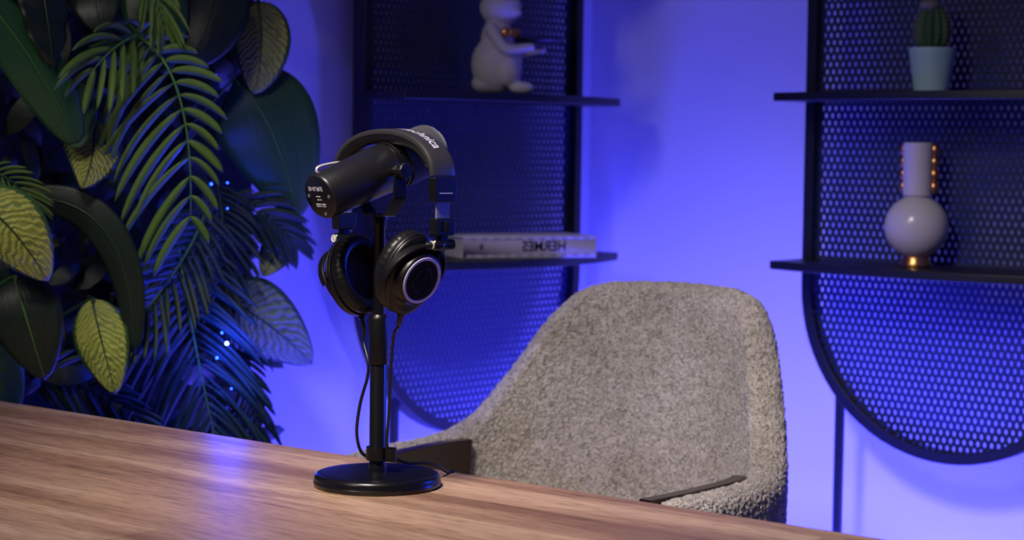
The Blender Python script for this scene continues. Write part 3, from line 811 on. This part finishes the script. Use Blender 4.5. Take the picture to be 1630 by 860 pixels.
# cactus
x = unit_x_for(1476, MR, -.08); pb = loc_on(MR, x, -.08, ZUP_R + .0005)
cp = thing('potted_cactus', pb, 'small cactus in a pale aqua tapered pot', 'cactus')
mb = MB(); mb.lathe(pb, Z, [(0, .029), (.002, .0325), (.070, .0425), (.080, .0438), (.082, .0430), (.080, .0405), (.074, .0395), (.0735, .002)], 64); pot = mb.build('pot', M['pot'], cp)
mb = MB(); mb.lathe(pb, Z, [(.0737, .0392), (.0745, .02), (.0748, .001)], 32); mb.build('soil', M['soil'], cp)
mb = MB(); n = 120; rr = []
def crad(h):
    t = h / .092
    return .0315 * (math.sin(PI * min(max(t * .90 + .10, 0), 1)) ** .50) if t < 1 else .002
hs = [(-.004 + .096 * k / 26) for k in range(27)]
for h in hs:
    r = crad(max(h, 0)) if h < .091 else .003
    rr.append([pb + Z * (.0745 + h) + V((math.cos(q), math.sin(q), 0)) * r * (1 + .10 * math.cos(q * 13)) for q in [2 * PI * j / n for j in range(n)]])
mb.rings(rr); mb.build('cactus_body', M['cactus'], cp)
mb = MB(); mb.sphere(pb + Z * .161 + V((-.008, -.006, 0)), .0200, .0200, .012, 12); mb.build('woolly_crown', M['cactus_tip'], cp)
mb = MB()
for k in range(13):
    q = 2 * PI * k / 13
    for h in np.linspace(.008, .084, 10):
        r = crad(h) * 1.10; c = pb + Z * (.0745 + h) + V((math.cos(q), math.sin(q), 0)) * (r - .0008)
        for j in range(5):
            d = (V((math.cos(q), math.sin(q), 0)) + V((random.uniform(-.8, .8), random.uniform(-.8, .8), random.uniform(-.6, .9)))).normalized()
            mb.tube([c, c + d * .0055], [.00035, .0001], 4)
tag(mb.build('spines', M['spine'], cp), kind='stuff')
# book
bk_y = -.090
x = unit_x_for(820, ML, bk_y); bc = loc_on(ML, x, bk_y, ZLO_L + .0005)
rz = R(24); bx = V((math.cos(rz), math.sin(rz), 0)); by = V((-math.sin(rz), math.cos(rz), 0))
bkl, bkd, bkh = .148, .075, .0445
bo = thing('coffee_table_book', bc, 'thick white book lying flat with mirrored dark lettering on its spine', 'book')
def bbox(name, z0, z1, y0, y1, x0, x1, material, bevel=.001):
    mb = MB(); c = bc + bx * ((x0 + x1) / 2) + by * ((y0 + y1) / 2) + Z * ((z0 + z1) / 2)
    mb.box(c, bx, by, Z, (x1 - x0) / 2, (y1 - y0) / 2, (z1 - z0) / 2); return mb.build(name, material, bo, bevel=bevel)
bbox('page_block', .003, bkh - .003, -bkd + .003, bkd - .005, -bkl + .004, bkl - .004, M['pages'])
mb = MB()
for z0, z1, y0, y1 in ((0, .003, -bkd, bkd), (bkh - .003, bkh, -bkd, bkd), (0, bkh, -bkd, -bkd + .003)):
    c = bc + by * ((y0 + y1) / 2) + Z * ((z0 + z1) / 2); mb.box(c, bx, by, Z, bkl, (y1 - y0) / 2, (z1 - z0) / 2)
cov = mb.build('cover', M['book'], bo, bevel=.0008)
so = bc - by * (bkd + .0004) + Z * (bkh * .52)
flat_text('printed_lettering', 'HERMES', .0285, so + bx * .030, -bx, Z, -by, cov, M['ink'], .0005, sx=.97)
flat_text('printed_mark', 'B', .016, so - bx * .108, -bx, Z, -by, cov, M['ink'], .0003)
m_ = mat('dashed_border_print', (0.62, 0.58, 0.66), 0.5)
tc = nd(m_, 'ShaderNodeTexCoord'); wv = nd(m_, 'ShaderNodeTexWave'); wv.inputs['Scale'].default_value = 12.5; wv.inputs['Distortion'].default_value = 0
mp = nd(m_, 'ShaderNodeMapping'); mp.inputs['Rotation'].default_value = (0, 0, -rz)
lk(m_, tc.outputs['Object'], mp.inputs['Vector']); lk(m_, mp.outputs[0], wv.inputs['Vector'])
rp = ramp(m_, [(0.45, (0.38, 0.37, 0.46)), (0.55, (0.62, 0.58, 0.66))]); lk(m_, wv.outputs['Fac'], rp.inputs['Fac']); lk(m_, rp.outputs['Color'], bsdf(m_).inputs['Base Color'])
for zz in (.0165, -.0175):
    mb = MB(); mb.box(so + Z * zz, bx, by, Z, .140, .0002, .0024); mb.build('printed_border', m_, cov)

# bear figurine
fy = -.085
x = unit_x_for(790, ML, fy); fb = loc_on(ML, x, fy, ZUP_L + .0005)
fi = thing('bear_figurine', fb, 'white bear figurine holding out a dark serving tray', 'figurine')
sc = 1.0
def fp(a, b, z): return fb + V((a, b, z)) * 1.10
mb = MB()
mb.sphere(fp(-.004, 0, .055), .052, .046, .060)          # belly/hips
mb.sphere(fp(-.004, 0, .100), .033, .031, .046)          # chest
mb.sphere(fp(.002, -.004, .158), .043, .038, .036)       # head
mb.sphere(fp(.026, -.018, .150), .018, .016, .013)       # muzzle
mb.sphere(fp(-.026, .0, .192), .013, .009, .015)         # ear
mb.sphere(fp(.028, .0, .192), .012, .009, .014)
mb.sphere(fp(-.020, .006, .020), .034, .034, .022)      # haunch
mb.sphere(fp(.016, -.026, .040), .024, .022, .030)       # knee
mb.sphere(fp(.042, -.026, .012), .026, .016, .0125)      # foot
mb.sphere(fp(.022, .022, .036), .022, .018, .028)
mb.sphere(fp(.044, .022, .011), .022, .014, .0115)
# arms
def arm(p0, p1, p2, r0_, r1_):
    pts = catmull([p0, p1, p2], 6); n = len(pts)
    for i, p in enumerate(pts): mb.sphere(p, r0_ + (r1_ - r0_) * i / (n - 1), n=8)
arm(fp(-.014, -.026, .118), fp(.012, -.044, .082), fp(.058, -.034, .086), .014, .009)
arm(fp(-.004, .026, .118), fp(.024, .038, .080), fp(.080, .014, .083), .014, .009)
bd = mb.build('body', M['resin'], fi)
rm = bd.modifiers.new('merge', 'REMESH'); rm.mode = 'VOXEL'; rm.voxel_size = .0028; rm.use_smooth_shade = True
sm = bd.modifiers.new('smooth', 'SMOOTH'); sm.iterations = 8; sm.factor = .6
mb = MB(); mb.lathe(fp(.072, -.012, .0945), Z, [(0, .036), (.003, .041), (.0085, .0435), (.0095, .0425), (.0055, .038), (.005, .002)], 48, ux=V((1, 0, 0)), ex=1.15, ey=.75)
tag(mb.build('serving_tray', M['frame'], fi), 'dark oval tray')
mb = MB(); mb.sphere(fp(.022, -.032, .112), .009, .008, .009, 10); mb.sphere(fp(.012, -.036, .112), .011, .006, .010, 10); mb.sphere(fp(.030, -.022, .112), .011, .006, .010, 10)
tag(mb.build('bow_tie', M['gold'], fi), 'gold bow tie')
for dx, dy in ((.024, -.034), (.038, -.024)):
    mb = MB(); mb.sphere(fp(dx - .010, dy + .004, .164), .0022, n=8); mb.build('eye', M['gloss'], fi)
mb = MB(); mb.sphere(fp(.042, -.024, .154), .0040, .0040, .003, 8); mb.build('nose', M['gloss'], fi)

# ------------------------------------------------------------------ plant wall
def wall_depth(px, off):
    """forward distance of the left wall plane pulled off metres into the room, seen at photo column px"""
    t = (px - 815) / FPX; return (cL + off) / (nL.x * t + nL.y)
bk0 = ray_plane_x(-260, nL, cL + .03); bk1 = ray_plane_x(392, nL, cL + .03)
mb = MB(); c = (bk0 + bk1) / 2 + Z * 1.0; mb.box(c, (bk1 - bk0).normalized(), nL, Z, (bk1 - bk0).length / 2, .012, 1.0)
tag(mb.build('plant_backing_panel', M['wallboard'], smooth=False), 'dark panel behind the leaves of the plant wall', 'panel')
def bez(a, b, c, t): return a * (1 - t) ** 2 + b * (2 * t * (1 - t)) + c * t * t
def set_uv(o, uvs):
    me = o.data; ul = me.uv_layers.new(name='UVMap')
    for p in me.polygons:
        for li in p.loop_indices: ul.data[li].uv = uvs[me.loops[li].vertex_index]
def blade_mesh(A, B, C, width, n=26, m_=10, tilt=0.0, cup=.18, droop=0, shape='oval', wav=0.0):
    vs = []; uv = []; fs = []
    for i in range(n + 1):
        t = i / n; p = bez(A, B, C, t); tg = (bez(A, B, C, min(t + .01, 1)) - bez(A, B, C, max(t - .01, 0))).normalized()
        toC = (CAM - p).normalized(); lat = tg.cross(toC).normalized(); nrm = lat.cross(tg).normalized()
        lat2 = lat * math.cos(tilt) + nrm * math.sin(tilt); nr2 = nrm * math.cos(tilt) - lat * math.sin(tilt)
        if shape == 'oval': w_ = width / 2 * max(math.sin(PI * t ** .8), 0) ** .62
        elif shape == 'heart': w_ = width / 2 * max(math.sin(PI * min(t * 1.0 + .0, 1) ** .62), 0) ** .75
        else: w_ = width / 2 * max(math.sin(PI * t ** .95), 0) ** .45
        w_ = max(w_, .0008)
        for j in range(m_ + 1):
            s = -1 + 2 * j / m_
            q = p + lat2 * (s * w_) + nr2 * (-(abs(s) ** 1.6) * w_ * cup * -1 * -1 + wav * math.sin(t * 22 + s * 3) * abs(s))
            vs.append(q); uv.append((t, j / m_))
    for i in range(n):
        for j in range(m_):
            a = i * (m_ + 1) + j; fs.append((a, a + 1, a + m_ + 2, a + m_ + 1))
    return vs, fs, uv
def raw(name, vs, fs, uv, material, parent, origin, solid=.0008):
    me = bpy.data.meshes.new(name); me.from_pydata([tuple(v - origin) for v in vs], [], fs); me.materials.append(material)
    for p in me.polygons: p.use_smooth = True
    o = bpy.data.objects.new(name, me); COL.objects.link(o); o.parent = parent
    if uv: set_uv(o, uv)
    if solid:
        sd = o.modifiers.new('thick', 'SOLIDIFY'); sd.thickness = solid
    return o
def tube_part(name, pts, r, material, parent, origin, n=6):
    mb = MB(); mb.tube(pts, r, n); me = bpy.data.meshes.new(name); me.from_pydata([tuple(V(v) - origin) for v in mb.v], [], mb.f); me.materials.append(material)
    for p in me.polygons: p.use_smooth = True
    o = bpy.data.objects.new(name, me); COL.objects.link(o); o.parent = parent; return o
def to_panel(p):
    """closest point on the backing panel"""
    d = p.dot(nL) - (cL + .04); return p - nL * d
def broad(name, p0, p1, p2, offs, width_px, m_leaf, m_rib, label, cat='leaf', shape='oval', tilt=0.0, cup=.18, group=None, wav=0.0, rib=.0022):
    P = [at(x, y, wall_depth(x, o_)) for (x, y), o_ in zip((p0, p1, p2), offs)]
    width = width_px * P[1].y / FPX
    root = thing(name, P[0], label, cat, group or ('veined leaves of the plant wall' if name == 'veined_leaf' else 'smooth broad leaves of the plant wall'))
    vs, fs, uv = blade_mesh(P[0], P[1], P[2], width, tilt=tilt, cup=cup, shape=shape, wav=wav)
    bl = raw('blade', vs, fs, uv, m_leaf, root, P[0])
    pts = [bez(*P, k / 16) + (CAM - P[1]).normalized() * .0016 for k in range(17)]
    tube_part('midrib', pts, [rib * (1 - .8 * k / 16) for k in range(17)], m_rib, root, P[0])
    q = to_panel(P[0]); mid_ = (P[0] * .6 + q * .4) - Z * .03
    st_ = catmull([q - Z * .08, mid_, P[0], pts[1]], 5)
    tube_part('stalk', st_, .0026, m_rib, root, P[0])
    return root
def frond(p0, p1, p2, offs, n_l, len_px, spread, label, m_leaf, m_rib, width_px=9, sides=(1, 1), curl=.45, droop=.35, t0=.04, group=None, shape=1.0, name='palm_frond'):
    P = [at(x, y, wall_depth(x, o_)) for (x, y), o_ in zip((p0, p1, p2), offs)]
    root = thing(name, P[0], label, 'palm frond', group or 'palm fronds of the plant wall'); k_ = P[1].y / FPX
    VS, FS, UV = [], [], []
    for sd_, on in ((1, sides[0]), (-1, sides[1])):
        for i in range(n_l):
            t = t0 + (1 - t0) * i / (n_l - 1) * .985
            p = bez(*P, t); tg = (bez(*P, min(t + .02, 1)) - bez(*P, max(t - .02, 0))).normalized()
            toC = (CAM - p).normalized(); lat = tg.cross(toC).normalized() * sd_
            ln = len_px * k_ * on * (.45 + .75 * math.sin(PI * (t * .72 + .16)) ** shape - .20) * random.uniform(.82, 1.12)
            if on <= 0: continue
            sp = spread * (1 - .55 * t) + random.uniform(-.12, .12)
            d0 = (tg * math.cos(sp) + lat * math.sin(sp)).normalized()
            d1 = (d0 + tg * curl + V((0, 0, -droop)) + toC * random.uniform(-.18, .12)).normalized()
            A = p; B = p + d0 * ln * .5; C = B + d1 * ln * .55
            vs, fs, uv = blade_mesh(A, B, C, width_px * k_, n=9, m_=2, tilt=random.uniform(-.5, .5) + .3 * sd_, cup=.3, shape='strap')
            b = len(VS); VS += vs; UV += uv; FS += [tuple(x_ + b for x_ in f) for f in fs]
    raw('leaflets', VS, FS, UV, m_leaf, root, P[0], .0006)
    pts = [bez(*P, k / 20) for k in range(21)]
    q = to_panel(P[0])
    tube_part('rachis', [q - Z * .04] + pts, [.003] + [.003 * (1 - .75 * k / 20) for k in range(21)], m_rib, root, P[0])
    return root
D_, Md, Dp = M['leaf_dark'], M['leaf_mid'], M['leaf_deep']
RB, RD = M['rib'], M['rib_dark']
bd_ = dict
broad('broad_leaf', (372, 128), (440, 175), (474, 352), (.16, .24, .20), 165, D_, RB, 'large rounded dark green leaf at the right edge of the plant wall beside the microphone', tilt=.1)
broad('broad_leaf', (-30, -10), (60, 90), (124, 232), (.22, .28, .26), 92, Md, RB, 'long smooth green leaf slanting down from the top left corner', shape='strap', tilt=.2)
broad('broad_leaf', (232, -70), (250, 20), (262, 118), (.16, .2, .2), 105, D_, RD, 'dark upright leaf at the top behind the large arching palm frond')
broad('broad_leaf', (120, 130), (130, 170), (118, 236), (.2, .25, .26), 60, D_, RD, 'small bluish green leaf tip above the olive veined leaf', shape='strap')
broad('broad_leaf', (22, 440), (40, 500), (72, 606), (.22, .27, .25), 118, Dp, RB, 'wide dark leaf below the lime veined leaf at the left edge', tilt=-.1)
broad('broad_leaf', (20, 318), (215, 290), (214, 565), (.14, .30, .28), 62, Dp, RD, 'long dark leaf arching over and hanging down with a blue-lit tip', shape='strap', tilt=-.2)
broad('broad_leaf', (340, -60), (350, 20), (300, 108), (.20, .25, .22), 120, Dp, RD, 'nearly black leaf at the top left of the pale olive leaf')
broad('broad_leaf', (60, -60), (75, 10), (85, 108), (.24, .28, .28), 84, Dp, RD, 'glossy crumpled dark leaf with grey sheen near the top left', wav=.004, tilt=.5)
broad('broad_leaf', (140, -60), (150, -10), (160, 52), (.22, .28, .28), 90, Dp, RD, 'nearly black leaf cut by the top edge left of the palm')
broad('broad_leaf', (-40, 540), (-10, 570), (30, 650), (.10, .12, .12), 90, D_, RD, 'dim bluish leaf low at the left edge above the table')
broad('broad_leaf', (300, 60), (310, 110), (285, 180), (.10, .14, .14), 80, Dp, RD, 'dark leaf in shade behind the blue bulbs')
# veined leaves
vl = 'veined_leaf'
broad(vl, (410, 2), (425, 70), (404, 150), (.18, .23, .2), 92, M['var_olive'], RD, 'pale olive veined leaf above the large rounded dark leaf', shape='oval', tilt=-.15)
broad(vl, (150, 192), (155, 245), (130, 300), (.2, .26, .26), 96, M['var_olive'], RD, 'yellowish veined leaf pointing down below the green palm leaflets', shape='heart', tilt=.2)
broad(vl, (-40, 318), (20, 350), (77, 448), (.26, .32, .30), 118, M['var_bright'], RD, 'bright lime veined leaf cut by the left edge', shape='oval', tilt=0)
broad(vl, (146, 476), (160, 540), (184, 628), (.22, .27, .26), 88, M['var_bright'], RD, 'lime veined leaf hanging just above the table edge', shape='oval', tilt=-.1)
broad(vl, (352, 478), (410, 490), (498, 580), (.14, .20, .18), 122, M['var_grey'], RD, 'grey-green veined leaf pointing right against the blue wall', shape='oval', tilt=.1)
broad(vl, (470, 340), (450, 385), (418, 440), (.14, .17, .17), 60, M['var_olive'], RD, 'small olive leaf behind the drooping palm leaflets on the right', shape='oval')
# palm fronds
frond((208, 52), (312, 92), (303, 352), (.24, .36, .32), 15, 205, 1.65, 'large green palm frond arching down the middle of the plant wall', M['palm'], M['rib'], width_px=15, sides=(1.0, .42), curl=.42, droop=.62)
frond((228, 54), (190, 60), (150, 110), (.24, .32, .30), 6, 120, .9, 'short bright green palm frond fanning left over the long smooth leaf', M['palm'], M['rib'], width_px=13, curl=.2, droop=1.0)
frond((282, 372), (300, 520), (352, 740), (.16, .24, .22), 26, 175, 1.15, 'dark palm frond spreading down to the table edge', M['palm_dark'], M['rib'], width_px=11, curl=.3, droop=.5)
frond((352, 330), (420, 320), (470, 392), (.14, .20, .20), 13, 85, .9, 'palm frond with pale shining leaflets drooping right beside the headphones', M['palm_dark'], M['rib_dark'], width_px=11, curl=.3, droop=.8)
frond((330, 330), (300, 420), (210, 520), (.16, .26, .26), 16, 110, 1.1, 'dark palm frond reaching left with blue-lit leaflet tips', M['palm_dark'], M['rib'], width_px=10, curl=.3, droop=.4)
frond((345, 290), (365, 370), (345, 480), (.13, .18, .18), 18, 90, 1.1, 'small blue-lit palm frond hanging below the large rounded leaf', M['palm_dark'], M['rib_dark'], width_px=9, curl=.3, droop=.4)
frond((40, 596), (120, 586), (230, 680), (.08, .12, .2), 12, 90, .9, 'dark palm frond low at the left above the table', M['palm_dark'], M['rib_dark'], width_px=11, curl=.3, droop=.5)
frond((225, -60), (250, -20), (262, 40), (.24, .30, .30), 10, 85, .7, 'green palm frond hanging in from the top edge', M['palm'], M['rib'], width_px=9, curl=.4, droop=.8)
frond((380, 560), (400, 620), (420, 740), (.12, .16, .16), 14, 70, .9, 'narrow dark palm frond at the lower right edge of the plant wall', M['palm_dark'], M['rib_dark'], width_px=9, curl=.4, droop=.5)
frond((-20, 270), (20, 280), (60, 330), (.2, .24, .24), 9, 60, .9, 'tiny green palm frond above the lime veined leaf', M['palm'], M['rib_dark'], width_px=7, curl=.3, droop=.5)
# dense small foliage close to the panel
VS, FS, UV = [], [], []
for i in range(620):
    px = random.uniform(-240, 402); py = random.uniform(-560, 780)
    o_ = random.uniform(.05, .13)
    A = at(px, py, wall_depth(px, o_)); q = random.uniform(0, 2 * PI)
    if A.z < .90 and px < 60: continue
    ln = random.uniform(.05, .11)
    d = (uL * math.cos(q) + Z * math.sin(q) * 1.0 + nL * random.uniform(0, .5)).normalized(); B = A + d * ln * .5 + nL * .02; C = A + d * ln - Z * .02
    vs, fs, uv = blade_mesh(A, B, C, ln * random.uniform(.25, .5), n=6, m_=2, tilt=random.uniform(-.6, .6))
    b = len(VS); VS += vs; UV += uv; FS += [tuple(x_ + b for x_ in f) for f in fs]
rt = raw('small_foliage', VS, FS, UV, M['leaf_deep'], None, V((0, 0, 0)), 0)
tag(rt, 'dense small dark leaves filling the plant wall behind the large leaves', 'foliage', kind='stuff')
# blue lamp behind the leaves, imitated by added glowing bulbs
glints = [((343, 121), .0048, 'led', 'blue glowing bulb under the pale olive leaf'), ((333, 116), .003, 'led', 'dim blue bulb beside the brighter bulb under the pale olive leaf'),
         ((361, 547), .0055, 'led_white', 'brightest bulb, almost white, left of the grey-green veined leaf'), ((353, 530), .0036, 'led', 'blue bulb just above the almost white bulb'),
         ((345, 570), .0042, 'led', 'blue bulb just below the almost white bulb'), ((336, 293), .0042, 'led', 'blue bulb beside the tip of the large arching palm frond'),
         ((362, 291), .0032, 'led', 'blue bulb right of the large arching palm frond tip'), ((362, 332), .003, 'led', 'blue bulb in the small blue-lit palm frond'), ((368, 619), .003, 'led', 'lowest blue bulb in the dark palm frond')]
for (px, py), r, mk, lab in glints:
    p = at(px, py, wall_depth(px, .29))
    root = thing('lamp_glint', p, lab, 'glint', 'added bulbs for the blue lamp behind the leaves')
    mb = MB(); mb.sphere(p, r * .62, n=10); mb.build('glint', M[mk], root)
    point('added_lamp_glow', p + nL * .012, (.04 if py < 200 else .20 if py < 400 else .40) if mk == 'led' else 1.2, (.008, .035, 1), .006)  # added point light, stands for the blue lamp behind the leaves
    q = to_panel(p); mb = MB(); mb.tube(catmull([p, p * .5 + q * .5 - Z * .01, q], 4), .0008, 6); mb.build('added_wire', M['added_wire'], root)

# ------------------------------------------------------------------ light bars on the floor that carry the blue wash
def bar(center, u, label, hl):
    mb = MB(); mb.box(V(center), u, V((-u.y, u.x, 0)), Z, hl, .035, .0225)
    tag(mb.build('light_bar', M['frame'], bevel=.004), label, 'light bar', 'light bars on the floor')
bar((0.55, 3.65, .0225), uR, 'black light bar on the floor under the right shelf unit', .46)
bar((-0.12, 3.62, .0225), uL, 'black light bar on the floor under the left shelf unit', .31)
